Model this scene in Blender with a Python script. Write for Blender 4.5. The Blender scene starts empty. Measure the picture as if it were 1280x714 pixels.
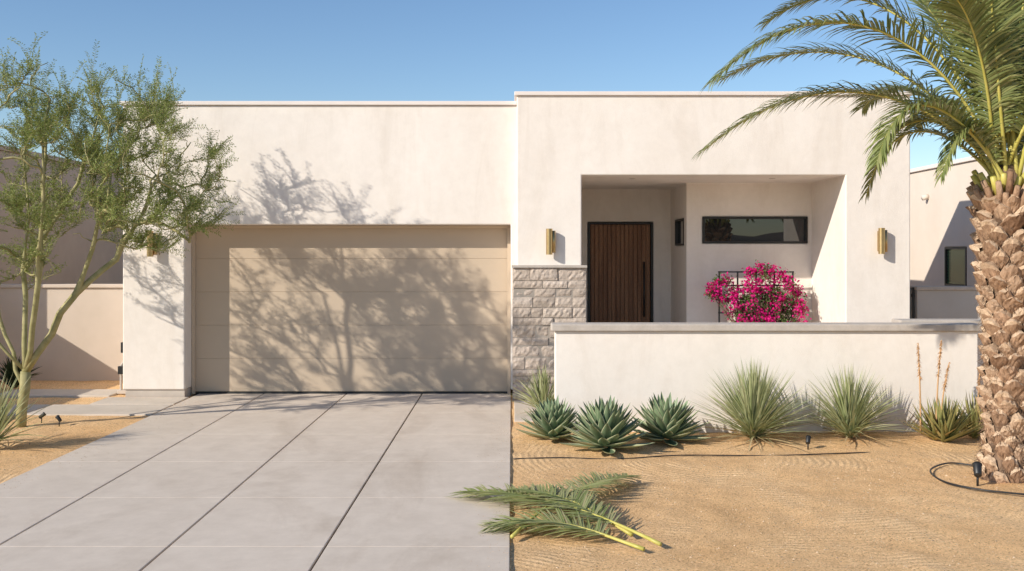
import bpy, bmesh, math, random
from mathutils import Vector, Matrix, noise, Quaternion
random.seed(7)
R=random.random
def U(a,b): return a+(b-a)*R()
scene=bpy.context.scene
CH=2.16; FPX=1244.0; HY=315.0
def P(px,py,D):
    return Vector(((px-640)*D/FPX, D, CH+(HY-py)*D/FPX))
def G(px,py):
    D=CH*FPX/(py-HY); return Vector(((px-640)*D/FPX, D, 0))

# ---------------------------------------------------------------- materials
def new_mat(name):
    m=bpy.data.materials.new(name); m.use_nodes=True
    nt=m.node_tree; b=nt.nodes['Principled BSDF']
    return m,nt,b
def N(nt,t,**kw):
    n=nt.nodes.new(t)
    for k,v in kw.items():
        if k in n.inputs: n.inputs[k].default_value=v
        else: setattr(n,k,v)
    return n
def ramp(nt,fac,stops):
    r=nt.nodes.new('ShaderNodeValToRGB'); nt.links.new(fac,r.inputs[0])
    e=r.color_ramp.elements
    while len(e)<len(stops): e.new(0.5)
    for i,(p,c) in enumerate(stops):
        e[i].position=p; e[i].color=(c[0],c[1],c[2],1)
    return r.outputs[0]
def mapping(nt,scale=(1,1,1)):
    tc=nt.nodes.new('ShaderNodeTexCoord'); mp=nt.nodes.new('ShaderNodeMapping')
    mp.inputs['Scale'].default_value=scale
    nt.links.new(tc.outputs['Object'],mp.inputs[0]); return mp.outputs[0]
def mixc(nt,mode,fac,a,b):
    m=nt.nodes.new('ShaderNodeMix'); m.data_type='RGBA'; m.blend_type=mode
    for s,v in ((m.inputs[0],fac),(m.inputs[6],a),(m.inputs[7],b)):
        if hasattr(v,'default_value') or hasattr(v,'links'): nt.links.new(v,s)
        else: s.default_value=v if isinstance(v,(int,float)) else (v[0],v[1],v[2],1)
    return m.outputs[2]
def surf(name,c1,c2,scale=3,rough=.85,bump=.3,bscale=80,bdist=.004,fine=None,fscale=60,ffac=.25,stretch=(1,1,1),det=5,spec=.3,metal=0,lowbump=0,lowscale=2,stain=None,sscale=1,sstretch=(1,1,1),sfac=.5):
    m,nt,b=new_mat(name)
    v=mapping(nt,stretch)
    n1=N(nt,'ShaderNodeTexNoise',Scale=scale,Detail=det,Roughness=.62); nt.links.new(v,n1.inputs['Vector'])
    col=ramp(nt,n1.outputs[0],[(.32,c1),(.68,c2)])
    v2=mapping(nt)
    if fine:
        n2=N(nt,'ShaderNodeTexNoise',Scale=fscale,Detail=4,Roughness=.7); nt.links.new(v2,n2.inputs['Vector'])
        f=ramp(nt,n2.outputs[0],[(.35,fine[0]),(.65,fine[1])])
        col=mixc(nt,'MULTIPLY',ffac,col,f)
    if stain:
        v3=mapping(nt,sstretch); n5=N(nt,'ShaderNodeTexNoise',Scale=sscale,Detail=7,Roughness=.7,Distortion=1.2); nt.links.new(v3,n5.inputs['Vector'])
        f=ramp(nt,n5.outputs[0],[(.5,(1,1,1)),(.72,stain)])
        col=mixc(nt,'MULTIPLY',sfac,col,f)
    nt.links.new(col,b.inputs['Base Color'])
    b.inputs['Roughness'].default_value=rough; b.inputs['Specular IOR Level'].default_value=spec; b.inputs['Metallic'].default_value=metal
    if bump:
        n3=N(nt,'ShaderNodeTexNoise',Scale=bscale,Detail=3,Roughness=.65); nt.links.new(v2,n3.inputs['Vector'])
        bp=N(nt,'ShaderNodeBump',Strength=bump,Distance=bdist); nt.links.new(n3.outputs[0],bp.inputs['Height'])
        out=bp
        if lowbump:
            n4=N(nt,'ShaderNodeTexNoise',Scale=lowscale,Detail=3); nt.links.new(v2,n4.inputs['Vector'])
            b2=N(nt,'ShaderNodeBump',Strength=lowbump,Distance=.03); nt.links.new(n4.outputs[0],b2.inputs['Height'])
            nt.links.new(bp.outputs[0],b2.inputs['Normal']); out=b2
        nt.links.new(out.outputs[0],b.inputs['Normal'])
    return m
def leafmat(name,cols,rough=.5,trans=.25,spec=.35,patch=0):
    m,nt,b=new_mat(name)
    g=nt.nodes.new('ShaderNodeNewGeometry')
    st=[(i/(max(1,len(cols)-1)),c) for i,c in enumerate(cols)]
    col=ramp(nt,g.outputs['Random Per Island'],st)
    if patch:
        v=mapping(nt); n=N(nt,'ShaderNodeTexNoise',Scale=patch,Detail=2); nt.links.new(v,n.inputs['Vector'])
        f=ramp(nt,n.outputs[0],[(.35,(.6,.62,.6)),(.65,(1.15,1.12,1.05))])
        col=mixc(nt,'MULTIPLY',.8,col,f)
    nt.links.new(col,b.inputs['Base Color']); b.inputs['Roughness'].default_value=rough
    b.inputs['Specular IOR Level'].default_value=spec
    if trans:
        t=nt.nodes.new('ShaderNodeBsdfTranslucent'); nt.links.new(col,t.inputs[0])
        mx=nt.nodes.new('ShaderNodeMixShader'); mx.inputs[0].default_value=trans
        nt.links.new(b.outputs[0],mx.inputs[1]); nt.links.new(t.outputs[0],mx.inputs[2])
        nt.links.new(mx.outputs[0],nt.nodes['Material Output'].inputs[0])
    return m
def stoneislands(name,cols,bump=.8,bscale=25,bdist=.02,rough=.9,lo=(.62,.6,.58),stretch=(1,1,1)):
    m,nt,b=new_mat(name)
    g=nt.nodes.new('ShaderNodeNewGeometry')
    col=ramp(nt,g.outputs['Random Per Island'],[(i/(len(cols)-1),c) for i,c in enumerate(cols)])
    v=mapping(nt,stretch); n=N(nt,'ShaderNodeTexNoise',Scale=bscale,Detail=6,Roughness=.7); nt.links.new(v,n.inputs['Vector'])
    f=ramp(nt,n.outputs[0],[(.3,lo),(.7,(1.15,1.12,1.1))])
    col=mixc(nt,'MULTIPLY',.8,col,f); nt.links.new(col,b.inputs['Base Color'])
    b.inputs['Roughness'].default_value=rough; b.inputs['Specular IOR Level'].default_value=.2
    if bump:
        bp=N(nt,'ShaderNodeBump',Strength=bump,Distance=bdist); nt.links.new(n.outputs[0],bp.inputs['Height']); nt.links.new(bp.outputs[0],b.inputs['Normal'])
    return m

M={}
M['stucco']=surf('stucco',(.84,.765,.685),(.90,.83,.755),1.1,.9,.6,110,.005,((.8,.79,.77),(1,1,1)),7,.22,(1,1,.45),lowbump=.18,lowscale=3,stain=(.82,.79,.75),sscale=1.6,sstretch=(1,1,.25),sfac=.45)
M['stucco2']=surf('stucco_beige',(.70,.60,.50),(.76,.66,.56),1.1,.9,.5,120,.004)
M['stucco_tan']=surf('stucco_tan',(.60,.50,.40),(.67,.56,.46),1.3,.9,.5,120,.004)
M['stucco3']=surf('stucco_brown',(.36,.29,.24),(.42,.34,.28),1.1,.9,.5,120,.004)
M['stucco_grey']=surf('stucco_grey',(.48,.45,.41),(.55,.52,.48),1.1,.9,.5,120,.004)
M['coping']=surf('coping',(.78,.70,.64),(.84,.76,.70),2,.5,0)
M['footing']=surf('footing',(.50,.44,.38),(.6,.53,.46),4,.9,.4,60)
M['garage']=surf('garage_paint',(.55,.44,.325),(.58,.465,.345),.8,.55,.12,60,.002)
M['seal']=surf('rubber_seal',(.03,.03,.03),(.05,.05,.05),4,.8,0)
M['cap']=surf('wall_cap_concrete',(.47,.415,.36),(.57,.505,.445),6,.85,.3,60,.003,((.75,.75,.75),(1,1,1)),40,.3)
M['concrete']=surf('driveway_concrete',(.64,.545,.45),(.71,.61,.51),.9,.85,.35,150,.003,((.74,.72,.70),(1,1,1)),4.5,.35,(1,.5,1),det=8,stain=(.68,.63,.58),sscale=.7,sstretch=(1,.45,1),sfac=.5)
M['walk']=surf('walk_concrete',(.58,.50,.41),(.68,.59,.495),1.6,.85,.35,120,.003,((.75,.75,.75),(1,1,1)),14,.3)
M['joint']=surf('joint_dark',(.05,.045,.04),(.09,.08,.07),5,.9,0)
M['black']=surf('black_metal',(.012,.012,.012),(.02,.02,.02),4,.45,0,spec=.5)
M['brass']=surf('brass',(.50,.36,.17),(.60,.44,.22),8,.36,.05,200,.001,metal=1.0)
M['asphalt']=surf('asphalt',(.045,.045,.047),(.06,.06,.06),5,.9,.5,200,.004)
M['hill']=surf('hill_rock',(.12,.09,.07),(.2,.15,.11),.02,.95,0)
M['mortar']=surf('mortar',(.32,.28,.24),(.40,.35,.30),12,.95,.6,60,.006)
M['stone']=stoneislands('stone_veneer',[(.52,.435,.36),(.60,.51,.43),(.43,.36,.30),(.67,.575,.49),(.55,.465,.395)],bump=.8,bscale=22)
M['pebble']=stoneislands('pebbles',[(.64,.44,.26),(.48,.33,.20),(.76,.58,.40),(.58,.40,.25),(.30,.21,.14),(.68,.48,.30)],bump=0)
m,nt,b=new_mat('window_glass'); b.inputs['Base Color'].default_value=(.012,.016,.018,1); b.inputs['Roughness'].default_value=.01; b.inputs['IOR'].default_value=1.85; M['glass']=m
m,nt,b=new_mat('green_glass'); b.inputs['Base Color'].default_value=(.07,.14,.08,1); b.inputs['Roughness'].default_value=.15; M['gglass']=m
M['wood']=surf('walnut_wood',(.20,.095,.05),(.37,.20,.11),10,.5,.3,60,.002,((.55,.5,.45),(1,1,1)),30,.5,(1,1,.06))
# gravel
m,nt,b=new_mat('decomposed_granite')
v=mapping(nt)
n1=N(nt,'ShaderNodeTexNoise',Scale=.9,Detail=6,Roughness=.65); nt.links.new(v,n1.inputs['Vector'])
n2=N(nt,'ShaderNodeTexNoise',Scale=60,Detail=6,Roughness=.85); nt.links.new(v,n2.inputs['Vector'])
vo=N(nt,'ShaderNodeTexVoronoi',Scale=85); nt.links.new(v,vo.inputs['Vector'])
c=ramp(nt,n1.outputs[0],[(.3,(.80,.50,.245)),(.5,(.88,.575,.30)),(.72,(.93,.65,.37))])
f=ramp(nt,n2.outputs[0],[(.34,(.50,.44,.39)),(.5,(.97,.96,.94)),(.68,(1.2,1.2,1.2))])
c=mixc(nt,'MULTIPLY',.9,c,f)
sep=nt.nodes.new('ShaderNodeSeparateColor'); nt.links.new(vo.outputs['Color'],sep.inputs[0])
f2=ramp(nt,sep.outputs[0],[(.0,(.38,.33,.30)),(.14,(.93,.91,.88)),(.85,(1,1,1)),(1,(1.2,1.2,1.24))])
c=mixc(nt,'MULTIPLY',.8,c,f2)
nt.links.new(c,b.inputs['Base Color']); b.inputs['Roughness'].default_value=.95; b.inputs['Specular IOR Level'].default_value=.1
bp=N(nt,'ShaderNodeBump',Strength=.85,Distance=.011); nt.links.new(n2.outputs[0],bp.inputs['Height'])
# rake marks: arcs around a centre near the palm
tc=nt.nodes.new('ShaderNodeTexCoord'); mp=nt.nodes.new('ShaderNodeMapping'); mp.inputs['Location'].default_value=(-2.2,-10.6,0); nt.links.new(tc.outputs['Object'],mp.inputs[0])
wv=N(nt,'ShaderNodeTexWave',Scale=4.4,Distortion=5.0,Detail=1.5); wv.wave_type='RINGS'; wv.rings_direction='Z'; wv.inputs['Detail Scale'].default_value=.4; nt.links.new(mp.outputs[0],wv.inputs['Vector'])
nm=N(nt,'ShaderNodeTexNoise',Scale=.9,Detail=4,Roughness=.6); nt.links.new(v,nm.inputs['Vector'])
mk=ramp(nt,nm.outputs[0],[(.47,(0,0,0)),(.62,(1,1,1))])
wm=mixc(nt,'MULTIPLY',1.0,wv.outputs['Color'],mk)
bp2=N(nt,'ShaderNodeBump',Strength=.34,Distance=.015); nt.links.new(wm,bp2.inputs['Height']); nt.links.new(bp.outputs[0],bp2.inputs['Normal'])
nt.links.new(bp2.outputs[0],b.inputs['Normal']); M['gravel']=m

M['leaf_tree']=leafmat('palo_verde_leaf',[(.17,.225,.05),(.25,.30,.08),(.35,.38,.12),(.20,.26,.065)],.55,.4)
M['bark_green']=surf('green_bark',(.27,.25,.10),(.44,.39,.20),9,.8,.4,50,.004)
M['palm_leaf']=leafmat('palm_leaf',[(.14,.18,.05),(.23,.27,.085),(.33,.35,.13),(.18,.23,.075),(.40,.38,.17)],.36,.28,.5)
M['rachis']=surf('palm_petiole',(.46,.42,.08),(.62,.53,.16),6,.45,.1,40,.002,spec=.5)
M['boot']=stoneislands('palm_boot',[(.40,.25,.155),(.51,.34,.22),(.32,.195,.12),(.58,.41,.28),(.46,.295,.19)],bump=1,bscale=34,bdist=.014,lo=(.34,.30,.27),stretch=(1,1,.35))
M['bootcut']=stoneislands('palm_boot_cut',[(.64,.47,.32),(.72,.55,.39),(.52,.37,.25)],bump=.8,bscale=50,bdist=.01,lo=(.5,.45,.4))
M['fiber']=surf('palm_fiber',(.13,.08,.05),(.27,.175,.115),20,.95,.8,60,.01,stretch=(1,1,.2))
M['agave']=leafmat('agave_leaf',[(.15,.22,.125),(.20,.28,.155),(.26,.34,.20)],.45,.05,.4,patch=6)
M['agave_edge']=leafmat('agave_edge',[(.44,.46,.27),(.55,.55,.35)],.5,.05)
M['yucca']=leafmat('yucca_leaf',[(.32,.37,.16),(.45,.48,.25),(.56,.55,.32),(.25,.31,.14)],.45,.3,.4)
M['dry']=leafmat('dry_leaf',[(.45,.34,.18),(.36,.26,.13),(.52,.42,.25)],.7,.15)
M['aloe']=leafmat('aloe_leaf',[(.20,.23,.08),(.32,.30,.11),(.44,.33,.13)],.45,.08,.4)
M['stalk']=surf('flower_stalk',(.50,.30,.15),(.60,.36,.18),8,.7,0)
M['bract']=leafmat('bougainvillea_bract',[(.50,.005,.14),(.68,.01,.20),(.78,.03,.28),(.58,.008,.20)],.6,.3,.15)
M['bleaf']=leafmat('bougainvillea_leaf',[(.05,.10,.025),(.10,.16,.04),(.14,.19,.06)],.5,.2)
M['fallen']=leafmat('fallen_leaf',[(.22,.28,.08),(.34,.38,.13),(.48,.47,.22),(.27,.33,.11),(.52,.46,.24)],.42,.25,.45)
M['darkleaf']=leafmat('shrub_leaf',[(.03,.05,.02),(.06,.08,.03)],.6,.1)
M['wood_stem']=surf('woody_stem',(.12,.08,.05),(.2,.14,.09),8,.9,0)

# ---------------------------------------------------------------- mesh builder
class MB:
    def __init__(s): s.v=[]; s.f=[]; s.m=[]; s.sm=[]
    def add(s,vs,fs,mi=0,smooth=False):
        o=len(s.v); s.v.extend([tuple(x) for x in vs])
        for f in fs: s.f.append(tuple(i+o for i in f)); s.m.append(mi); s.sm.append(smooth)
    def box(s,x0,x1,y0,y1,z0,z1,mi=0):
        s.add([(x0,y0,z0),(x1,y0,z0),(x1,y1,z0),(x0,y1,z0),(x0,y0,z1),(x1,y0,z1),(x1,y1,z1),(x0,y1,z1)],
              [(0,3,2,1),(4,5,6,7),(0,1,5,4),(1,2,6,5),(2,3,7,6),(3,0,4,7)],mi)
    def tube(s,pts,rad,n=6,mi=0,cap=True,smooth=True):
        pts=[Vector(p) for p in pts]
        if not hasattr(rad,'__len__'): rad=[rad]*len(pts)
        vs=[]; fs=[]; ref=None
        for i,p in enumerate(pts):
            t=(pts[min(i+1,len(pts)-1)]-pts[max(i-1,0)])
            if t.length<1e-7: t=Vector((0,0,1))
            t.normalize()
            if ref is None: ref=t.orthogonal().normalized()
            ref=(ref-t*ref.dot(t)); 
            if ref.length<1e-5: ref=t.orthogonal()
            ref.normalize(); b=t.cross(ref)
            for k in range(n):
                a=2*math.pi*k/n; vs.append(p+(ref*math.cos(a)+b*math.sin(a))*rad[i])
        for i in range(len(pts)-1):
            for k in range(n):
                k2=(k+1)%n; fs.append((i*n+k,i*n+k2,(i+1)*n+k2,(i+1)*n+k))
        if cap: fs.append(tuple(range(n-1,-1,-1))); fs.append(tuple((len(pts)-1)*n+k for k in range(n)))
        s.add(vs,fs,mi,smooth)
    def build(s,name,mats,parent=None,bevel=0,bseg=2):
        me=bpy.data.meshes.new(name); me.from_pydata(s.v,[],s.f)
        for mm in mats: me.materials.append(M[mm])
        me.polygons.foreach_set('material_index',s.m); me.polygons.foreach_set('use_smooth',s.sm); me.update()
        ob=bpy.data.objects.new(name,me); scene.collection.objects.link(ob)
        if parent: ob.parent=parent
        if bevel:
            bv=ob.modifiers.new('b','BEVEL'); bv.width=bevel; bv.segments=bseg; bv.limit_method='ANGLE'
        return ob
def empty(name,loc=(0,0,0)):
    e=bpy.data.objects.new(name,None); scene.collection.objects.link(e); return e
def prism(poly,z0,z1):
    n=len(poly); vs=[(x,y,z0) for x,y in poly]+[(x,y,z1) for x,y in poly]
    fs=[tuple(range(n-1,-1,-1)),tuple(range(n,2*n))]+[(i,(i+1)%n,n+(i+1)%n,n+i) for i in range(n)]
    return vs,fs
def cut_solid(name,box,cutters,mat,parent,bevel=.018):
    mb=MB(); mb.box(*box); ob=mb.build(name,[mat])
    cs=[]
    for vs,fs in cutters:
        c=MB(); c.add(vs,fs); co=c.build('cut',[mat]); cs.append(co)
        bm=ob.modifiers.new('x','BOOLEAN'); bm.operation='DIFFERENCE'; bm.object=co; bm.solver='EXACT'
    dg=bpy.context.evaluated_depsgraph_get(); dg.update()
    me=bpy.data.meshes.new_from_object(ob.evaluated_get(dg)); ob.modifiers.clear(); ob.data=me
    for co in cs: bpy.data.objects.remove(co)
    bv=ob.modifiers.new('b','BEVEL'); bv.width=bevel; bv.segments=3; bv.limit_method='ANGLE'
    if parent: ob.parent=parent
    return ob
def bx(x0,x1,y0,y1,z0,z1): return prism([(x0,y0),(x1,y0),(x1,y1),(x0,y1)],z0,z1)

# ---------------------------------------------------------------- house
house=empty('stucco_house')
YG=14.80; YR=14.65; YS=14.50; YW=16.3; YD=17.9
cut_solid('garage_walls',(-5.79,.5,YG,24,.11,4.34),[bx(-4.87,-.02,14,15.23,-.2,2.565)],'stucco',house)
cut_solid('entry_walls',(.07,5.865,YR,24.6,0,4.46),
   [prism([(1.025,14),(4.91,14),(4.91,YW),(2.857,YW),(2.857,YD),(1.025,YD)],.04,3.29),
    bx(3.12,4.84,YW-.1,YW+.14,2.30,2.737),
    bx(2.8,2.99,16.53,17.4,2.27,2.72),
    bx(1.36,2.54,YD-.1,YD+.12,-.02,2.70),
    bx(5.0,6.2,16.7,25,-1,5),  # unseen rear shaped narrower and lower, letting more sun onto the right neighbour's wall
    bx(-.5,5.5,16.7,25,3.5,5)],'stucco',house)
h=MB(); h.box(-5.76,-4.88,YG+.03,23.9,-.1,.109); h.build('footing',['footing'],house)
h=MB(); h.box(-5.83,.069,YG-.035,24.1,4.341,4.40); h.build('garage_parapet_coping',['coping'],house,.008)
h=MB(); h.box(.035,5.90,YR-.035,16.74,4.461,4.52); h.box(.51,5.03,16.741,24.7,3.501,3.56); h.build('entry_parapet_coping',['coping'],house,.008)  # second slab caps the unseen rear, lowered to let sun past
h=MB(); n=5; z0=.03; z1=2.565; hh=(z1-z0)/n
for i in range(n):
    h.box(-4.868,-.022,15.175,15.215,z0+i*hh+.002,z0+(i+1)*hh-.002)
h.box(-4.86,-.03,15.181,15.212,z0+.02,2.55)
h.build('garage_door',['garage'],house,.004)
h=MB(); h.box(-4.868,-.022,15.216,15.228,-.05,2.56); h.box(-4.868,-.022,15.16,15.174,.001,.028)
h.build('garage_door_seal',['seal'],house)
h=MB(); h.box(-4.868,-4.82,15.11,15.172,.0,2.562); h.box(-.07,-.022,15.11,15.172,0,2.562); h.box(-4.819,-.071,15.11,15.172,2.52,2.562)
h.build('garage_door_trim',['garage'],house,.004)
# stone veneer
h=MB(); sx0,sx1=.005,1.083
h.box(sx0+.02,sx1-.02,YS+.035,YR-.001,-.05,1.93,1)
z=-.02
while z<1.92:
    rh=random.choice([.09,.11,.13,.15,.18]); rh=min(rh,1.93-z)
    if 1.93-z-rh<.08: rh=1.93-z
    x=sx0
    while x<sx1-.01:
        w=U(.16,.46); 
        if sx1-x-w<.14: w=sx1-x
        d=U(0,.032)
        a,b_,c_,e=x+.004,x+w-.004,z+.004,z+rh-.004
        nx=max(3,int(w/.04)); nz=max(2,int(rh/.04)); vs=[];fs=[]
        for j in range(nz+1):
            for i in range(nx+1):
                px_=a+(b_-a)*i/nx; pz=c_+(e-c_)*j/nz
                edge=(i in(0,nx))or(j in(0,nz))
                yy=YS+d+(.012 if edge else U(-.008,.008))
                vs.append((px_+(U(-.003,.003) if edge else 0),yy,pz+(U(-.003,.003) if edge else 0)))
        for j in range(nz):
            for i in range(nx):
                k=j*(nx+1)+i; fs.append((k,k+1,k+nx+2,k+nx+1))
        o=len(vs); per=[i for i in range(nx+1)]+[j*(nx+1)+nx for j in range(1,nz+1)]+[nz*(nx+1)+i for i in range(nx-1,-1,-1)]+[j*(nx+1) for j in range(nz-1,0,-1)]
        for k in per: vs.append((vs[k][0],YR-.002,vs[k][2]))
        L=len(per)
        for k in range(L): fs.append((per[(k+1)%L],per[k],o+k,o+(k+1)%L))
        h.add(vs,fs,0)
        x+=w
    z+=rh
h.box(sx0-.01,sx1+.01,YS-.02,YR-.002,1.931,1.965,2)
h.build('stone_veneer',['stone','mortar','cap'],house)
# front door
h=MB()
fx0,fx1,fz=1.365,2.535,2.695; yd=YD+.03
h.box(fx0,fx0+.04,YD-.02,YD+.1,.03,fz,1); h.box(fx1-.04,fx1,YD-.02,YD+.1,.03,fz,1); h.box(fx0+.04,fx1-.04,YD-.02,YD+.1,fz-.04,fz,1)
np_=14; x=fx0+.045; w=(fx1-fx0-.09)/np_
for i in range(np_):
    h.box(x+i*w+.005,x+(i+1)*w-.005,yd,yd+.05,.04,fz-.042,0)
h.box(fx0+.04,fx1-.04,yd+.025,yd+.045,.04,fz-.041,0)
h.build('front_door',['wood','black'],house,.003,1)
h=MB(); hx=2.37
h.tube([(hx,yd-.07,1.0),(hx,yd-.07,1.98)],.018,10); 
for zz in(1.1,1.88): h.tube([(hx,yd-.07,zz),(hx,yd+.01,zz)],.01,8)
h.build('door_handle',['black'],house)
def window(x0,x1,z0,z1,y,name):
    h=MB(); t=.035
    h.box(x0,x0+t,y-.02,y+.12,z0,z1,0);h.box(x1-t,x1,y-.02,y+.12,z0,z1,0);h.box(x0+t,x1-t,y-.02,y+.12,z1-t,z1,0);h.box(x0+t,x1-t,y-.02,y+.12,z0,z0+t,0)
    h.box(x0+t,x1-t,y+.03,y+.05,z0+t,z1-t,1); h.build(name,['black','glass'],house)
window(3.121,4.839,2.301,2.736,YW,'clerestory_window')
h=MB(); X=2.857
h.box(X-.01,X+.12,16.531,16.56,2.271,2.719,0);h.box(X-.01,X+.12,17.37,17.399,2.271,2.719,0);h.box(X-.01,X+.12,16.56,17.37,2.69,2.719,0);h.box(X-.01,X+.12,16.56,17.37,2.271,2.30,0)
h.box(X+.04,X+.06,16.56,17.37,2.30,2.69,1); h.build('side_window',['black','glass'],house)
h=MB()
for cx,cy in((1.85,15.3),(4.0,15.3)):
    h.tube([(cx,cy,3.287),(cx,cy,3.295)],.05,16)
h.build('recessed_lights',['cap'],house)
h=MB(); h.box(.6,5.8,12.62,14.6,-.1,.03); h.box(1.03,4.9,14.61,16.29,-.1,.05);h.box(1.03,2.85,16.291,17.89,-.1,.05); h.build('entry_patio',['walk'])
def sconce(x,z,y):
    e=empty('wall_sconce')
    h=MB(); h.box(x-.045,x+.045,y-.02,y-.001,z-.15,z+.15); h.build('backplate',['brass'],e,.004)
    h=MB(); h.tube([(x-.015,y-.10,z-.19),(x-.015,y-.10,z+.19)],.047,20,cap=False); h.tube([(x-.015,y-.10,z-.19),(x-.015,y-.10,z+.19)],.042,20,cap=False)
    h.tube([(x+.05,y-.075,z-.16),(x+.05,y-.075,z+.16)],.028,16); h.tube([(x,y-.10,z),(x,y-.01,z)],.02,8)
    h.build('shade',['brass'],e)
    h=MB(); h.tube([(x-.015,y-.10,z-.12),(x-.015,y-.10,z+.12)],.041,16); h.build('lamp_core',['black'],e)
sconce(.56,CH+.15,YR); sconce(5.42,CH+.16,YR); sconce(-5.33,CH+.12,YG)

# garden wall
e=empty('garden_wall')
h=MB(); h.box(.52,5.62,12.0,12.24,-.1,1.204); h.build('wall_body',['stucco'],e,.012)
h=MB(); h.box(.475,5.66,11.955,12.285,1.205,1.29); h.build('wall_cap',['cap'],e,.012)
h=MB(); h.box(4.85,6.2,12.33,12.55,-.1,1.234); h.build('return_body',['stucco'],e,.012)
h=MB(); h.box(4.80,6.25,12.29,12.6,1.235,1.315); h.build('return_cap',['cap'],e,.012)

# neighbours
nb=empty('neighbor_house')
h=MB(); h.box(-22,-9.26,16,27,0,4.0); h.build('walls',['stucco3'],nb,.02)
h=MB(); h.box(-22.05,-9.2,15.95,27.05,4.001,4.09); h.build('coping',['stucco3'],nb,.01)
nb=empty('neighbor_house')
cut_solid('walls',(8.2,20,16.6,28,0,3.78),[bx(8.1,8.3,17.96,18.85,1.52,2.25)],'stucco2',nb,.02)
h=MB(); h.box(8.15,20,16.55,28,3.781,3.86); h.build('coping',['coping'],nb,.01)
h=MB(); h.box(8.19,8.28,17.961,18.0,1.521,2.249);h.box(8.19,8.28,18.81,18.849,1.521,2.249);h.box(8.19,8.28,18.0,18.81,2.21,2.249);h.box(8.19,8.28,18.0,18.81,1.521,1.56);h.box(8.24,8.26,18.0,18.81,1.56,2.21,1)
for i in range(11): h.box(8.225,8.235,18.0,18.81,1.57+i*.058,1.60+i*.058,1)
h.build('window',['black','gglass'],nb)
h=MB(); h.tube([(8.2,19.6,3.25),(8.08,19.6,3.22)],.05,10); h.build('roof_scupper',['stucco2'],nb)
bw=empty('boundary_wall')
h=MB(); h.box(6.35,8.19,15.6,15.8,-.1,1.56); h.build('wall_body',['stucco_grey'],bw,.01)
h=MB(); h.box(6.33,8.19,15.57,15.83,1.561,1.62); h.build('wall_cap',['cap'],bw,.01)
gt=MB(); 
for i in range(9): gt.box(5.90+i*.05,5.935+i*.05,15.66,15.69,.08,1.6)
gt.box(5.88,6.345,15.691,15.72,.2,.25); gt.box(5.88,6.345,15.691,15.72,1.45,1.5); gt.build('side_gate',['black'])
bw=empty('boundary_wall')
h=MB(); h.box(-9.1,-5.80,16.9,17.1,-.1,1.55); h.build('wall_body',['stucco_tan'],bw,.01)
h=MB(); h.box(-9.1,-5.80,16.86,17.14,1.551,1.61); h.build('wall_cap',['stucco_tan'],bw,.01)
bw=empty('boundary_wall')
h=MB(); h.box(-9.3,-9.101,9,17.1,-.1,1.55); h.build('wall_body',['stucco_tan'],bw,.01)
h=MB(); h.box(-9.34,-9.08,9,17.14,1.551,1.61); h.build('wall_cap',['stucco_tan'],bw,.01)

# ---------------------------------------------------------------- ground
def axis(lo,hi,step,far):
    a=[]; x=lo
    while x<hi: a.append(x); x+=step
    out=[-far,-far/3,-far/10,-40,-20,-14]
    out=[o for o in out if o<lo-1]+a+[hi]+[o for o in (14,20,28,40,far/10,far/3,far) if o>hi+1]
    return out
xs=axis(-9.5,8.5,.06,900); ys=axis(4,15,.07,900)
def gz(x,y):
    if x>-.1 or x<-4.68:
        z=-.022+.016*noise.noise(Vector((x*1.3,y*1.3,0)))+.014*noise.noise(Vector((x*5,y*5,3)))
        if y>11 and x>0: z+=.012
        return min(z,-.004)
    return -.08
g=MB(); nx=len(xs); vs=[]
for y in ys:
    for x in xs:
        vs.append((x,y,gz(x,y) if (-12<x<12 and 3<y<16) else (-.08 if -4.8<x<0.0 else -.03)))
fs=[(j*nx+i,j*nx+i+1,(j+1)*nx+i+1,(j+1)*nx+i) for j in range(len(ys)-1) for i in range(nx-1)]
g.add(vs,fs,0,True); g.build('ground',['gravel'])
g=MB()
def pebble(p,r):
    vs=[];rx,ry,rz=r*U(.7,1.3),r*U(.7,1.3),r*U(.4,.8); a=U(0,6.28)
    for d in((1,0,0),(0,1,0),(-1,0,0),(0,-1,0),(0,0,1)):
        x,y,z=d[0]*rx*U(.7,1.2),d[1]*ry*U(.7,1.2),d[2]*rz
        vs.append((p[0]+x*math.cos(a)-y*math.sin(a),p[1]+x*math.sin(a)+y*math.cos(a),p[2]+z))
    g.add(vs,[(0,1,4),(1,2,4),(2,3,4),(3,0,4)],0)
for i in range(22000):
    y=4.5+9.5*R()**1.3; x=U(.02,7.5)
    if 12<y and x>.45: continue
    pebble((x,y,gz(x,y)-.001),.004+.009*R()**3)
for i in range(5000):
    y=U(8,16.5); x=U(-9,-4.8)
    pebble((x,y,gz(x,y)-.001),.004+.010*R()**3)
for i in range(700):
    y=U(5,13); x=-abs(random.gauss(0,.14)); pebble((x,y,0),.003+.003*R())
for i in range(250):
    y=U(9,14.5); x=-4.74+abs(random.gauss(0,.15)); pebble((x,y,0),.003+.004*R())
g.build('gravel',['pebble'])
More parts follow.
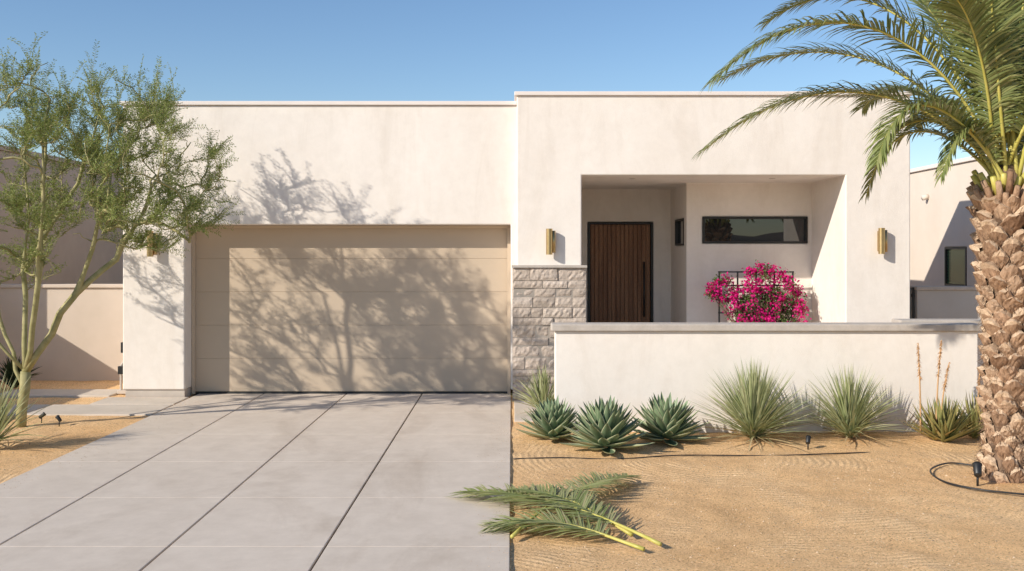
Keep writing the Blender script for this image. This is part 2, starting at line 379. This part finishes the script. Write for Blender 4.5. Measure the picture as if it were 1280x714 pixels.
# driveway slabs
dv=MB()
jx=[-4.78,-3.78,-2.52,-1.37,-.008]; jy=[-3,-.2,1.3,2.8,4.3,5.8,7.3,8.76,10.26,11.8,13.35,15.18]
for i in range(4):
    for j in range(len(jy)-1):
        dv.box(jx[i]+.009,jx[i+1]-.009,jy[j]+.002,jy[j+1]-.002,-.1,0,0)
dw=empty('driveway')
dv.build('slabs',['concrete'],dw,.005,2)
dv=MB(); dv.box(-4.76,-.02,-3,15.2,-.11,-.02); dv.build('joint_filler',['joint'],dw)
w=MB(); w.box(.03,1.9,12.75,14.49,-.1,-.002); 
w.build('entry_walkway',['walk'],None,.008)
w=MB(); w.box(-6.5,-4.80,13.25,14.1,-.1,.0); w.box(-9.0,-6.53,13.25,14.1,-.1,.0)
w.box(-6.0,-4.80,14.13,14.79,-.1,.004); w.box(-7.8,-6.03,14.9,15.6,-.1,.01)
w.build('side_walkway',['walk'],None,.01)
w=MB(); w.box(-200,200,-5,-3.01,-.1,.0); w.build('sidewalk',['walk'])
w=MB(); w.box(-200,200,-5.2,-5.01,-.2,-.01); w.build('kerb',['cap'],None,.02)
w=MB(); w.box(-300,300,-15,-5.21,-.2,-.0); w.v=[(a,b,c-.02) for a,b,c in w.v]; w.build('road',['asphalt'])
hl=MB(); vs=[]; K=200
for i in range(K+1):
    x=-900+1800*i/K
    hgt=15+14*noise.noise(Vector((i*.16,0,1)))+4*noise.noise(Vector((i*.7,0,2)))
    vs+= [(x,-380,-1),(x,-470,hgt*.6),(x,-560,hgt),(x,-700,-1)]
fs=[]
for i in range(K):
    for k in range(3): fs.append((i*4+k,i*4+k+1,(i+1)*4+k+1,(i+1)*4+k))
hl.add(vs,fs,0,True); hl.build('hills',['hill'])

# ---------------------------------------------------------------- blades/rosettes
def blade(mb,p0,az,e0,e1,L,W,nseg=5,prof=None,fold=.3,mi=0,edge=None,twist=0,bendaz=0):
    prof=prof or (lambda t:(1-t)**.8)
    p=Vector(p0); rows=[]; 
    for i in range(nseg+1):
        t=i/nseg; e=e0+(e1-e0)*t; a=az+bendaz*t
        d=Vector((math.cos(a)*math.cos(e),math.sin(a)*math.cos(e),math.sin(e)))
        s=Vector((-math.sin(a),math.cos(a),0)); 
        if twist: s=Quaternion(d,twist)@s
        n=s.cross(d)
        if n.z<0: n=-n
        w=W*prof(t)/2
        if edge: rows.append([p-s*w+n*fold*w,p-s*w*.86+n*fold*w*.6,p.copy(),p+s*w*.86+n*fold*w*.6,p+s*w+n*fold*w])
        else: rows.append([p-s*w+n*fold*w,p.copy(),p+s*w+n*fold*w])
        p=p+d*(L/nseg)
    k=len(rows[0]); vs=[q for r in rows for q in r]; o=len(mb.v); mb.v.extend([tuple(q) for q in vs])
    for i in range(nseg):
        for j in range(k-1):
            mb.f.append((o+i*k+j,o+i*k+j+1,o+(i+1)*k+j+1,o+(i+1)*k+j)); mb.sm.append(True)
            mb.m.append(edge if edge and j in(0,k-2) else mi)
def agave(x,y,S):
    mb=MB(); n=84; ga=2.39996
    prof=lambda t: (.6+1.0*t if t<.4 else (1-((t-.4)/.6)**1.8))
    for i in range(n):
        t=i/n
        el=math.radians(0+80*t**.74+U(-7,7)); L=S*(1.08-.20*t)*U(.88,1.07); W=.30*S*(1-.4*t)
        a=i*ga+U(-.12,.12)
        blade(mb,(x+.04*math.cos(a),y+.04*math.sin(a),.01+.13*t),a,el-.12,el+math.radians(18)*(1-t),L,W,8,prof,.45,0,1)
    mb.build('agave_plant',['agave','agave_edge'])
for (px,py,S) in ((691,549,.40),(757,561,.49),(833,551,.46)):
    q=G(px,py); agave(q.x,q.y,S)
def spiky(name,x,y,n,L,W,mats,emin,emax,droop=.5,z=0,dry=.0,pw=.7):
    mb=MB()
    for i in range(n):
        a=U(0,6.283); e=math.radians(emin+(emax-emin)*R()**pw); l=L*U(.75,1.05)
        dd=R()<dry
        if dd: e=math.radians(U(-12,15))
        blade(mb,(x+U(-.04,.04),y+U(-.04,.04),z+U(0,.06)),a,e+.12,e-droop*U(.1,1)*math.cos(e),l,W*U(.8,1.2),5,lambda t:(.8+.4*t if t<.3 else (1-((t-.3)/.7)**1.6)*.92),.35,1 if dd else 0,None,U(-.5,.5),U(-.15,.15))
    return mb
q=G(942,549); spiky('',q.x,q.y,560,.90,.022,0,6,88,.40,dry=.06,pw=.7).build('yucca_plant',['yucca','dry'])
q=G(1062,547); spiky('',q.x,q.y,430,.84,.021,0,8,86,.38,dry=.07,pw=.75).build('yucca_plant',['yucca','dry'])
spiky('',.42,13.4,150,.64,.034,0,15,85,.35,dry=.04,z=-.02).build('yucca_plant',['yucca','dry'])
q=G(-12,560); spiky('',q.x,q.y,170,.85,.03,0,10,85,.5,dry=.05).build('yucca_plant',['yucca','dry'])
spiky('',-7.9,15.8,150,.5,.05,0,20,85,.5).build('shrub',['darkleaf','darkleaf'])
spiky('',-8.5,14.6,150,.6,.05,0,20,85,.5).build('shrub',['darkleaf','darkleaf'])
def aloe(x,y,n,S,stalks):
    mb=MB()
    for c in range(5):
        cx,cy=x+U(-.18,.18),y+U(-.08,.08)
        for i in range(n//4):
            t=i/(n/4); a=i*2.4; e=math.radians(22+60*t)
            blade(mb,(cx,cy,0),a,e-.1,e+.15,S*U(.8,1.05),.055,6,lambda t:(1-t**1.7),.5,0,None)
    for (dx,hh,ln) in stalks:
        pts=[(x+dx+ln*k/6*k/6,y,.1+hh*k/6) for k in range(7)]
        mb.tube(pts,[.011-.0009*k for k in range(7)],6,1)
        for k in range(90):
            t=.60+.40*R(); px_=x+dx+ln*t*t; zz=.1+hh*t; a=U(0,6.28)
            blade(mb,(px_,y,zz),a,U(-.9,-.2),-1.0,.055*(1.6-t),.016,2,None,.3,2)
    return mb.build('aloe_plant',['aloe','stalk','stalk'])
q=G(1165,551); aloe(q.x,q.y,110,.54,[(-.13,1.02,-.03),(.05,1.05,.06),(.1,.8,.1)])
q=G(1222,547); aloe(q.x,q.y,60,.55,[(.0,.7,.03)])

# bougainvillea and trellis
tr=MB(); ty=16.0; k=ty/FPX
tx=[(p-640)*k for p in(899,922,945,968,991)]; tz=[CH+(HY-p)*k for p in (340,357,374,391)]
for x in tx: tr.box(x-.012,x+.012,ty-.01,ty+.01,.05,tz[0]+.01)
for z in tz+[.9,.7]: tr.box(tx[0]-.016,tx[-1]+.016,ty-.0125,ty+.0125,z-.012,z+.012)
tr.build('garden_trellis',['black'])
bv=MB(); cx0=(955-640)*k
def quadleaf(mb,p,sz,mi,asp=.8):
    d=Vector((U(-1,1),U(-1,1),U(-1,1))).normalized(); s=d.orthogonal().normalized(); s=Quaternion(d,U(0,6.28))@s; n=d.cross(s)
    a=p-d*sz; b_=p+s*sz*asp+n*sz*.15; c_=p+d*sz; e_=p-s*sz*asp+n*sz*.15
    mb.add([a,b_,c_,e_],[(0,1,2,3)],mi)
clus=[]
for i in range(95):
    a=U(0,6.28); r=math.sqrt(R())
    x=cx0+.60*r*math.cos(a); z=1.27+.52*r*math.sin(a)
    clus.append(Vector((x+.0,ty-U(.02,.38),z)))
for p_ in [(890,361),(897,354),(908,352),(915,365),(1003,380),(996,366),(950,336),(940,340),(962,338),(895,366),(1000,388),(985,352),(976,347),(905,372),(890,368)]:
    q=P(p_[0],p_[1],15.85)
    for _ in range(3): clus.append(q+Vector((U(-.03,.03),U(-.05,.05),U(-.03,.03))))
root=Vector((cx0,ty-.15,.05))
for c in clus:
    bv.tube([root,root.lerp(c,.5)+Vector((U(-.05,.05),0,.12)),c],[.012,.006,.002],4,2)
    pink=R()<.72
    for _ in range(44):
        p=c+Vector((random.gauss(0,.045),random.gauss(0,.045),random.gauss(0,.045)))
        if R()<(.85 if pink else .08): quadleaf(bv,p,U(.016,.027),0,.85)
        else: quadleaf(bv,p,U(.018,.03),1,.55)
for _ in range(2200):
    a=U(0,6.28); r=math.sqrt(R()); quadleaf(bv,Vector((cx0+.5*r*math.cos(a),ty-U(.0,.25),1.15+.45*r*math.sin(a))),U(.02,.034),1,.55)
bv.build('bougainvillea_bush',['bract','bleaf','wood_stem'])

# ---------------------------------------------------------------- palm
def frond(mb,curve,nl,Ll,droop,rr=.018,up=None,mi_l=0,mi_r=1,start=.16,flat=False,lw=.022,vang=.35):
    P0,P1,P2,P3=[Vector(c) for c in curve]
    def B(t): return P0*(1-t)**3+P1*3*t*(1-t)**2+P2*3*t*t*(1-t)+P3*t**3
    def T(t): return ((P1-P0)*3*(1-t)**2+(P2-P1)*6*t*(1-t)+(P3-P2)*3*t*t).normalized()
    K=18; pts=[B(i/K) for i in range(K+1)]
    mb.tube(pts,[rr*(1.25-1.1*(i/K)**.7) for i in range(K+1)],6,mi_r)
    upv=Vector(up) if up else Vector((0,0,1))
    for i in range(nl):
        t=start+(1-start)*(i/nl)**.95; p=B(t); tan=T(t)
        s=tan.cross(upv)
        if s.length<.15: s=tan.cross(Vector((0,1,.3)))
        s.normalize(); n=s.cross(tan).normalized()
        u=(t-start)/(1-start)
        l=Ll*(.45+2.0*u if u<.27 else 1.0-.52*((u-.27)/.73)**2)*U(.85,1.1)
        fwd=.55+.9*u
        for sg in(-1,1):
            if flat and R()<.06: continue
            d=(s*sg+tan*(fwd+U(-.2,.2))+n*(vang+U(-.3,.3)*(.8 if flat else 1))).normalized()
            q=p.copy(); rows=[]; ns=4
            wv=(d.cross(n)).normalized()
            dd=d.copy()
            for k2 in range(ns+1):
                f=k2/ns; w=lw*(.55+.9*f if f<.4 else (1-((f-.4)/.6)**1.5)*.91)*.5
                rows.append((q-wv*w+n*w*.4,q.copy(),q+wv*w+n*w*.4))
                dd=(dd+Vector((0,0,-1))*droop*U(.7,1.3)*.28*(f+.3)).normalized()
                if flat and q.z<.02: dd.z=max(dd.z,0.0); dd.normalize()
                q=q+dd*(l/ns)
                if flat: q.z=max(q.z,.004+R()*.01)
            o=len(mb.v)
            for r_ in rows: mb.v.extend([tuple(z_) for z_ in r_])
            for a_ in range(ns):
                for b_ in range(2):
                    mb.f.append((o+a_*3+b_,o+a_*3+b_+1,o+a_*3+b_+4,o+a_*3+b_+3)); mb.sm.append(True); mb.m.append(mi_l)
PD=9.6; PX,PY=4.77,9.6
palm=empty('palm_tree')
t=MB()
def prad(z): 
    return .225+.07*math.exp(-z/.2)+.03*math.exp(-((z-1.9)/.8)**2)+.012*noise.noise(Vector((0,0,z*2)))
zs=[-.06+i*.1 for i in range(29)]
def pcx(z): return PX+.035*math.sin(z*1.3)
t.tube([(pcx(z),PY,z) for z in zs],[prad(z)-.05 for z in zs],20,0)
nper=8; rowh=.108; rows=25
for r_ in range(rows):
    for k2 in range(nper):
        a=2*math.pi*(k2+.5*(r_%2))/nper+r_*.06+U(-.11,.11); z=r_*rowh+U(-.032,.032)
        cx=pcx(z); rb=prad(z)-.05; top=r_/rows
        ot=U(.06,.125)+(.07*max(0,(top-.7)/.3)); 
        if z<.45: ot*=.6
        hw=math.pi/nper*1.05*U(.78,1.15); hh=rowh*1.6*U(.8,1.2)+.07*max(0,top-.6)
        nu,nv=8,5; vs=[]; tilt=U(-.35,.35); jag=[U(-.016,.016) for _ in range(nu+1)]
        for j in range(nv+1):
            v_=j/nv
            for i in range(nu+1):
                u_=-1+2*i/nu
                wd=.10+.90*min(1,(v_*1.35)**.85)
                if v_>.8: wd*=.84
                out=ot*(v_**.8)*(1-.55*u_*u_)+U(-.008,.008)
                aa=a+hw*wd*u_
                rr_=rb+out
                zz=z-hh*.5+hh*v_-.25*hh*u_*u_*v_+tilt*u_*.06*v_+(jag[i] if j==nv else U(-.005,.005))
                vs.append((cx+rr_*math.cos(aa),PY+rr_*math.sin(aa),zz))
        fs=[(j*(nu+1)+i,j*(nu+1)+i+1,(j+1)*(nu+1)+i+1,(j+1)*(nu+1)+i) for j in range(nv) for i in range(nu)]
        o=len(vs)
        for i in range(nu+1):
            u_=-1+2*i/nu; aa=a+hw*.7*u_; rr_=rb+.01
            vs.append((cx+rr_*math.cos(aa),PY+rr_*math.sin(aa),z+hh*.5+.02-.2*hh*u_*u_+U(.0,.02)))
        fs2=[(nv*(nu+1)+i,nv*(nu+1)+i+1,o+i+1,o+i) for i in range(nu)]
        base=len(t.v); t.v.extend(vs)
        lt_=R()<.4
        for q0,f_ in enumerate(fs): t.f.append(tuple(q_+base for q_ in f_)); t.m.append(2 if (lt_ and q0>=nu*(nv-1)) else 1); t.sm.append(False)
        for f_ in fs2: t.f.append(tuple(q_+base for q_ in f_)); t.m.append(2); t.sm.append(False)
        er=Vector((math.cos(a),math.sin(a),0)); et=Vector((-math.sin(a),math.cos(a),0)); c=Vector((cx,PY,z))
        for _ in range(16):
            s0=c+er*(rb+ot*.3)+et*U(-.10,.10)+Vector((0,0,U(-.06,.07))); t.tube([s0,s0+er*U(.02,.07)+et*U(-.05,.05)+Vector((0,0,U(-.09,.06)))],[.003,.001],3,0,False)
t.build('trunk',['fiber','boot','bootcut'],palm)
t=MB()
for i in range(46):
    a=i*2.4; z=2.5+.28*(i/46); rb=.20-.05*i/46
    er=Vector((math.cos(a),math.sin(a),0)); c=Vector((PX,PY,z))
    L=U(.16,.30); d=(er*.6+Vector((0,0,1))).normalized()
    t.tube([c+er*rb,c+er*rb+d*L*.5,c+er*rb+d*L],[.045,.032,.026],6,0 if i<30 else 1)
t.tube([(PX,PY,2.4),(PX,PY,2.75),(PX,PY,3.0)],[.24,.19,.06],14,2)
t.build('petiole_bases',['boot','rachis','fiber'],palm)
fr=MB()
def W(px,py,dy=0):
    return Vector(((px-640)*PD/FPX,PD+dy,CH+(HY-py)*PD/FPX))
def FR(p1,p2,p3,nl=75,Ll=.42,droop=.7,y=(0,0,0),rr=.018,up=None,base=None):
    b_=base or W(1258+U(-14,14),232+U(-6,8),U(-.08,.08))
    frond(fr,(b_,W(*p1,y[0]),W(*p2,y[1]),W(*p3,y[2])),int(nl*1.5),Ll*1.08,droop*1.15,rr,up,lw=.026)
FR((1185,30),(1010,-25),(880,112),95,.46,.9,(-.1,-.3,-.5))
FR((1200,20),(1090,-75),(985,5),85,.42,.6,(.2,.5,.8))
FR((1185,115),(1035,55),(888,184),95,.46,.9,(.1,.2,.3))
FR((1190,60),(1060,0),(940,70),80,.38,.7,(.4,.9,1.3))
FR((1195,130),(1110,90),(1072,212),75,.38,.9,(-.1,-.3,-.5))
FR((1215,150),(1150,110),(1130,235),60,.30,.9,(.3,.8,1.0))
FR((1215,160),(1170,100),(1120,190),60,.30,.9,(.2,.4,.5))
FR((1225,170),(1195,120),(1160,225),50,.26,.9,(-.1,-.2,-.3))
FR((1215,40),(1150,-80),(1080,-60),80,.42,.6,(-.1,-.3,-.4))
FR((1225,10),(1180,-150),(1100,-200),80,.42,.5,(.1,.3,.6))
FR((1235,0),(1210,-180),(1170,-330),80,.42,.4,(-.1,-.2,-.3))
FR((1245,0),(1240,-180),(1250,-350),80,.42,.4,(.1,.2,.3))
FR((1262,20),(1290,-150),(1340,-290),80,.42,.5,(0,-.2,-.4))
FR((1230,100),(1180,-20),(1160,-120),80,.4,.6,(-.3,-.8,-1.2))
FR((1225,90),(1165,10),(1120,20),80,.4,.7,(-.3,-.7,-1.0))
FR((1240,80),(1215,-40),(1195,-90),80,.4,.6,(.4,1.0,1.6))
FR((1270,100),(1290,-20),(1300,-90),80,.4,.6,(-.4,-.9,-1.4))
FR((1275,60),(1340,-60),(1440,-60),85,.42,.6,(0,.2,.3))
FR((1290,90),(1400,0),(1530,60),90,.42,.8,(.1,.3,.5))
FR((1290,130),(1400,70),(1520,190),90,.42,.8,(0,-.2,-.5))
FR((1295,150),(1370,120),(1430,230),80,.4,.8,(.2,.5,.8))
FR((1290,120),(1350,80),(1390,210),80,.4,.8,(-.3,-.8,-1.2))
FR((1255,130),(1262,60),(1270,120),80,.4,.8,(.7,1.6,2.4))
FR((1265,90),(1310,20),(1345,80),80,.4,.8,(-.5,-1.2,-1.9))
FR((1285,50),(1380,-60),(1480,-20),85,.42,.7,(.5,1.1,1.6))
FR((1225,110),(1190,50),(1165,100),70,.36,.7,(.6,1.3,1.9))
FR((1250,60),(1235,-60),(1222,-150),80,.4,.4,(-.1,-.2,-.2))
FR((1280,70),(1300,-60),(1330,-150),80,.4,.4,(.2,.4,.6))
fr.build('fronds',['palm_leaf','rachis'],palm)

def fallen(pts,nl,Ll,zz):
    f=MB(); c=[Vector((p[0],p[1],p[2])) for p in pts]
    frond(f,c,nl,Ll,.28,.014,None,0,1,.26,True,.019,.12)
    f.build('fallen_palm_frond',['fallen','rachis'])
def g3(px,py,z): q=G(px,py); q.z=z; return q
fallen([g3(826,684,.02),g3(760,664,.10),g3(680,636,.16),g3(584,622,.05)],125,.44,0)
fallen([g3(805,690,.02),g3(740,674,.06),g3(700,660,.11),g3(618,662,.04)],105,.40,0)
fallen([g3(640,676,.03),g3(690,640,.12),g3(735,620,.15),g3(785,602,.05)],115,.38,0)
fallen([g3(790,672,.02),g3(740,655,.10),g3(700,636,.18),g3(640,625,.08)],95,.36,0)

# ---------------------------------------------------------------- left tree
random.seed(21)
TB=Vector((-6.12,12.4,-.05))
pos=[TB]; par=[-1]; chains=[]
def addpath(i0,pts):
    ch=[i0]; 
    for p in pts: pos.append(Vector(p)); par.append(ch[-1]); ch.append(len(pos)-1)
    chains.append(ch); return ch
tr0=addpath(0,[TB+Vector((.01,0,.25)),TB+Vector((.05,.0,.5)),TB+Vector((.06,0,.72))])
fork=tr0[-1]
def stem(i0,tgt,n=9,bow=.2):
    a=pos[i0]; b_=Vector(tgt); out=[]
    for i in range(1,n+1):
        t_=i/n; p=a.lerp(b_,t_); p.z+=-bow*math.sin(math.pi*t_)*.5
        h_=(b_-a); side=Vector((h_.x,h_.y,0)); p+=side*(.12*math.sin(math.pi*t_))
        p+=Vector((U(-.03,.03),U(-.03,.03),U(-.02,.02))); out.append(p)
    return addpath(i0,out)
s1=stem(fork,(-7.3,12.1,3.0)); s2=stem(fork,(-6.3,12.9,3.6),bow=.1); s3=stem(fork,(-4.9,12.2,3.1)); s4=stem(fork,(-5.5,11.7,3.4)); s5=stem(tr0[2],(-6.9,12.9,2.7)); s6=stem(s3[4],(-4.5,12.7,3.2)); s7=stem(s4[4],(-5.7,12.2,4.0),bow=.05); s8=stem(s2[4],(-5.5,13.3,4.0),bow=.05)
ell=[((-6.5,12.4,3.0),(1.7,1.5,1.2),.29),((-4.8,12.4,3.05),(1.45,1.3,.95),.31),((-5.6,12.5,3.8),(1.3,1.1,.75),.15),((-6.6,12.3,2.2),(1.2,1.2,.6),.06),((-4.3,12.4,2.5),(.7,.9,.4),.05),((-5.4,13.3,3.9),(1.2,.7,.65),.14)]
def sample():
    r=R(); k2=0
    while k2<len(ell)-1 and r>ell[k2][2]: r-=ell[k2][2]; k2+=1
    c,s,_=ell[k2]
    while True:
        q=Vector((U(-1,1),U(-1,1),U(-1,1)))
        if .25<q.length<1: break
    return Vector((c[0]+q.x*s[0],c[1]+q.y*s[1],c[2]+q.z*s[2]))
C0=Vector((-5.8,12.4,1.2))
def attach(tgt,n,bias=.9,jit=.03):
    best=None;bc=1e9; rt=(tgt-C0).length
    for i in range(3,len(pos)):
        p=pos[i]; d=(tgt-p).length
        if d<.08: continue
        c=d+bias*max(0,(p-C0).length-rt+.15)+.5*max(0,p.z-tgt.z)
        if c<bc: bc=c;best=i
    a=pos[best]; pp=pos[par[best]] if par[best]>=0 else a
    dirp=(a-pp); dirp=dirp.normalized() if dirp.length>0 else Vector((0,0,1))
    d=(tgt-a).length; ctrl=a+(dirp*.6+Vector((0,0,.3)))*d*.4
    out=[]
    for i in range(1,n+1):
        t_=i/n; p=a*(1-t_)**2+ctrl*2*t_*(1-t_)+tgt*t_*t_
        out.append(p+Vector((U(-jit,jit),U(-jit,jit),U(-jit,jit)))*(1 if i<n else 0))
    return addpath(best,out)
ends=[]
for i in range(55): attach(sample(),6,.9,.04)
tg=[sample() for _ in range(700)]; tg.sort(key=lambda q:(q-C0).length)
for q in tg:
    if noise.noise(q*1.6+Vector((3,1,7)))<-.08: continue
    ends.append(attach(q,4,.8,.02))
rad=[0.0]*len(pos); ee=2.35
for i in range(len(pos)-1,-1,-1):
    r=rad[i]**(1/ee) if rad[i]>0 else .0028
    r=max(r,.0028)
    if par[i]>=0: rad[par[i]]+=r**ee
    rad[i]=r
tree=empty('palo_verde_tree')
tm=MB(); sc=.066/rad[1]
for ch in chains:
    rr=[max(.0025,rad[i]*sc) for i in ch]
    if len(rr)>1: rr[0]=min(rr[0],rr[1]*1.15)
    tm.tube([pos[i] for i in ch],rr,8 if rr[0]>.02 else 4,0)
tm.build('trunk_and_branches',['bark_green'],tree)
lf=MB(); tw=MB()
def leaflet(p,d,s,l,w):
    o=len(lf.v); lf.v.extend([tuple(p),tuple(p+d*l*.5+s*w),tuple(p+d*l),tuple(p+d*l*.5-s*w)]); lf.f.append((o,o+1,o+2,o+3)); lf.m.append(0); lf.sm.append(False)
def spray(p,d,L):
    pts=[p]; q=p.copy(); dd=d.copy(); n=int(L/.024)
    side=dd.orthogonal().normalized(); side=Quaternion(dd,U(0,6.28))@side
    for i in range(n):
        q=q+dd*.024; dd=(dd+Vector((U(-.1,.1),U(-.1,.1),U(-.1,.06)))).normalized(); pts.append(q.copy())
        for sg in(-1,1):
            s=(side*sg+dd*U(.3,.8)+Vector((U(-.3,.3),U(-.3,.3),U(-.4,.2)))).normalized()
            l=U(.028,.050)
            w=Vector((U(-1,1),U(-1,1),U(-1,1))).cross(s).normalized()
            leaflet(q,s,w,l,U(.0042,.0068))
            if R()<.5: leaflet(q+s*l*.5,(s+w*U(-1,1)).normalized(),s.cross(w).normalized(),l*.75,.0053)
    tw.tube([pts[0],pts[len(pts)//2],pts[-1]],[.0025,.002,.001],3,0,False)
for ch in ends:
    e_=pos[ch[-1]]; a=pos[ch[1]]
    out=(e_-C0).normalized(); 
    for k2 in range(random.choice([6,7,8])):
        t_=R()**.6; b_=a.lerp(e_,t_)
        d=(out*.8+Vector((U(-1,1),U(-1,1),U(-.5,1.0)))).normalized()
        spray(b_,d,U(.18,.38))
    if e_.z>3.6 and R()<.8:
        spray(e_,(Vector((U(-.3,.3),U(-.3,.3),1))).normalized(),U(.4,.75))
lf.build('foliage',['leaf_tree'],tree); tw.build('twigs',['bark_green'],tree)
print('LEAFLETS',len(lf.f))

# ---------------------------------------------------------------- small things
random.seed(5)
def spot(x,y,az,s=1.0):
    e=MB(); e.tube([(x,y,-.03),(x,y,.08*s)],.010*s,8); c=Vector((x,y,.10*s)); d=Vector((math.cos(az)*.6,math.sin(az)*.6,.45)).normalized()
    e.tube([c-d*.05*s,c-d*.045*s,c+d*.05*s,c+d*.065*s],[.022*s,.030*s,.034*s,.040*s],14)
    e.tube([c+d*.065*s-d*.012*s,c+d*.072*s],[.034*s,.034*s],14)
    e.build('landscape_spotlight',['black'])
q=G(1010,560); spot(q.x,q.y,1.2,.8)
q=G(1222,604); spot(q.x,q.y,1.2,1.15)
q=G(52,527); spot(q.x,q.y,.3,.7); q=G(74,531); spot(q.x,q.y,2.6,.7)
def hose(pts,r,name):
    e=MB(); out=[]
    for i in range(len(pts)-1):
        p0=Vector(pts[max(0,i-1)]);p1=Vector(pts[i]);p2=Vector(pts[i+1]);p3=Vector(pts[min(len(pts)-1,i+2)])
        for k2 in range(8):
            u=k2/8; out.append(.5*((2*p1)+(-p0+p2)*u+(2*p0-5*p1+4*p2-p3)*u*u+(-p0+3*p1-3*p2+p3)*u**3))
    out.append(Vector(pts[-1])); e.tube(out,r,6); e.build(name,['black'])
hose([g3(1218,582,.0),g3(1185,579,.0),g3(1163,588,.0),g3(1180,602,.0),g3(1225,612,.0),g3(1290,619,.0)],.009,'irrigation_hose')
hose([g3(642,572,-.014),g3(700,571,-.010),g3(770,572,-.016),g3(850,568,-.010),g3(960,568,-.014),g3(1060,565,-.012),g3(1100,562,-.03)],.007,'irrigation_hose')
u=MB(); ux,uy=-5.92,15.2
u.box(ux-.09,ux+.09,uy-.06,uy+.06,.0,.05,0)
u.tube([(ux-.05,uy,0),(ux-.05,uy,.42),(ux-.02,uy,.47),(ux+.03,uy,.47),(ux+.05,uy,.42),(ux+.05,uy,.0)],.02,10,0)
u.box(ux-.075,ux+.02,uy-.07,uy+.05,.3,.42,1); u.tube([(ux,uy+.03,.4),(ux,uy+.03,.72)],.018,8,0); u.box(ux-.05,ux+.05,uy-.02,uy+.07,.62,.78,1)
u.build('utility_meter',['footing','black'],None,.004)
lt=MB()
for i in range(320):
    if R()<.5: x,y=U(.1,6),U(11,11.95)
    else: x,y=U(-6.8,-3.9),U(10,14)
    blade(lt,(x,y,gz(x,y)+.006 if not(-4.78<x<0) else .003),U(0,6.28),.02,-.02,U(.02,.07),.006,2,None,.1,0)
lt.build('leaf_litter',['dry'])

# ---------------------------------------------------------------- light, sky, camera
d=Vector((.66,.43,-.41)).normalized()
sun=bpy.data.lights.new('sun','SUN'); sun.energy=5.0; sun.angle=math.radians(.5); sun.color=(1,.93,.82)
so=bpy.data.objects.new('sun',sun); so.rotation_euler=d.to_track_quat('-Z','Y').to_euler(); so.location=(-10,-8,12); scene.collection.objects.link(so)
w=bpy.data.worlds.new('World'); scene.world=w; w.use_nodes=True; nt=w.node_tree
bg=nt.nodes['Background']; sk=nt.nodes.new('ShaderNodeTexSky'); sk.sky_type='NISHITA'; sk.sun_disc=False
sk.sun_elevation=math.asin(-d.z); sk.sun_rotation=math.atan2(-d.x,-d.y)%(2*math.pi)
sk.air_density=1.0; sk.dust_density=.2; sk.ozone_density=2.8
hs=nt.nodes.new('ShaderNodeHueSaturation'); hs.inputs['Saturation'].default_value=1.08; hs.inputs['Hue'].default_value=.503
nt.links.new(sk.outputs[0],hs.inputs['Color']); nt.links.new(hs.outputs[0],bg.inputs[0]); bg.inputs[1].default_value=.14
cam=bpy.data.cameras.new('camera'); cam.lens=FPX/1280*36; cam.sensor_width=36; cam.shift_y=-(357-HY)/1280; cam.clip_end=3000
co=bpy.data.objects.new('camera',cam); co.location=(0,0,CH); co.rotation_euler=(math.radians(90),0,0); scene.collection.objects.link(co); scene.camera=co
scene.view_settings.view_transform='Standard'; scene.view_settings.look='None'; scene.view_settings.exposure=0
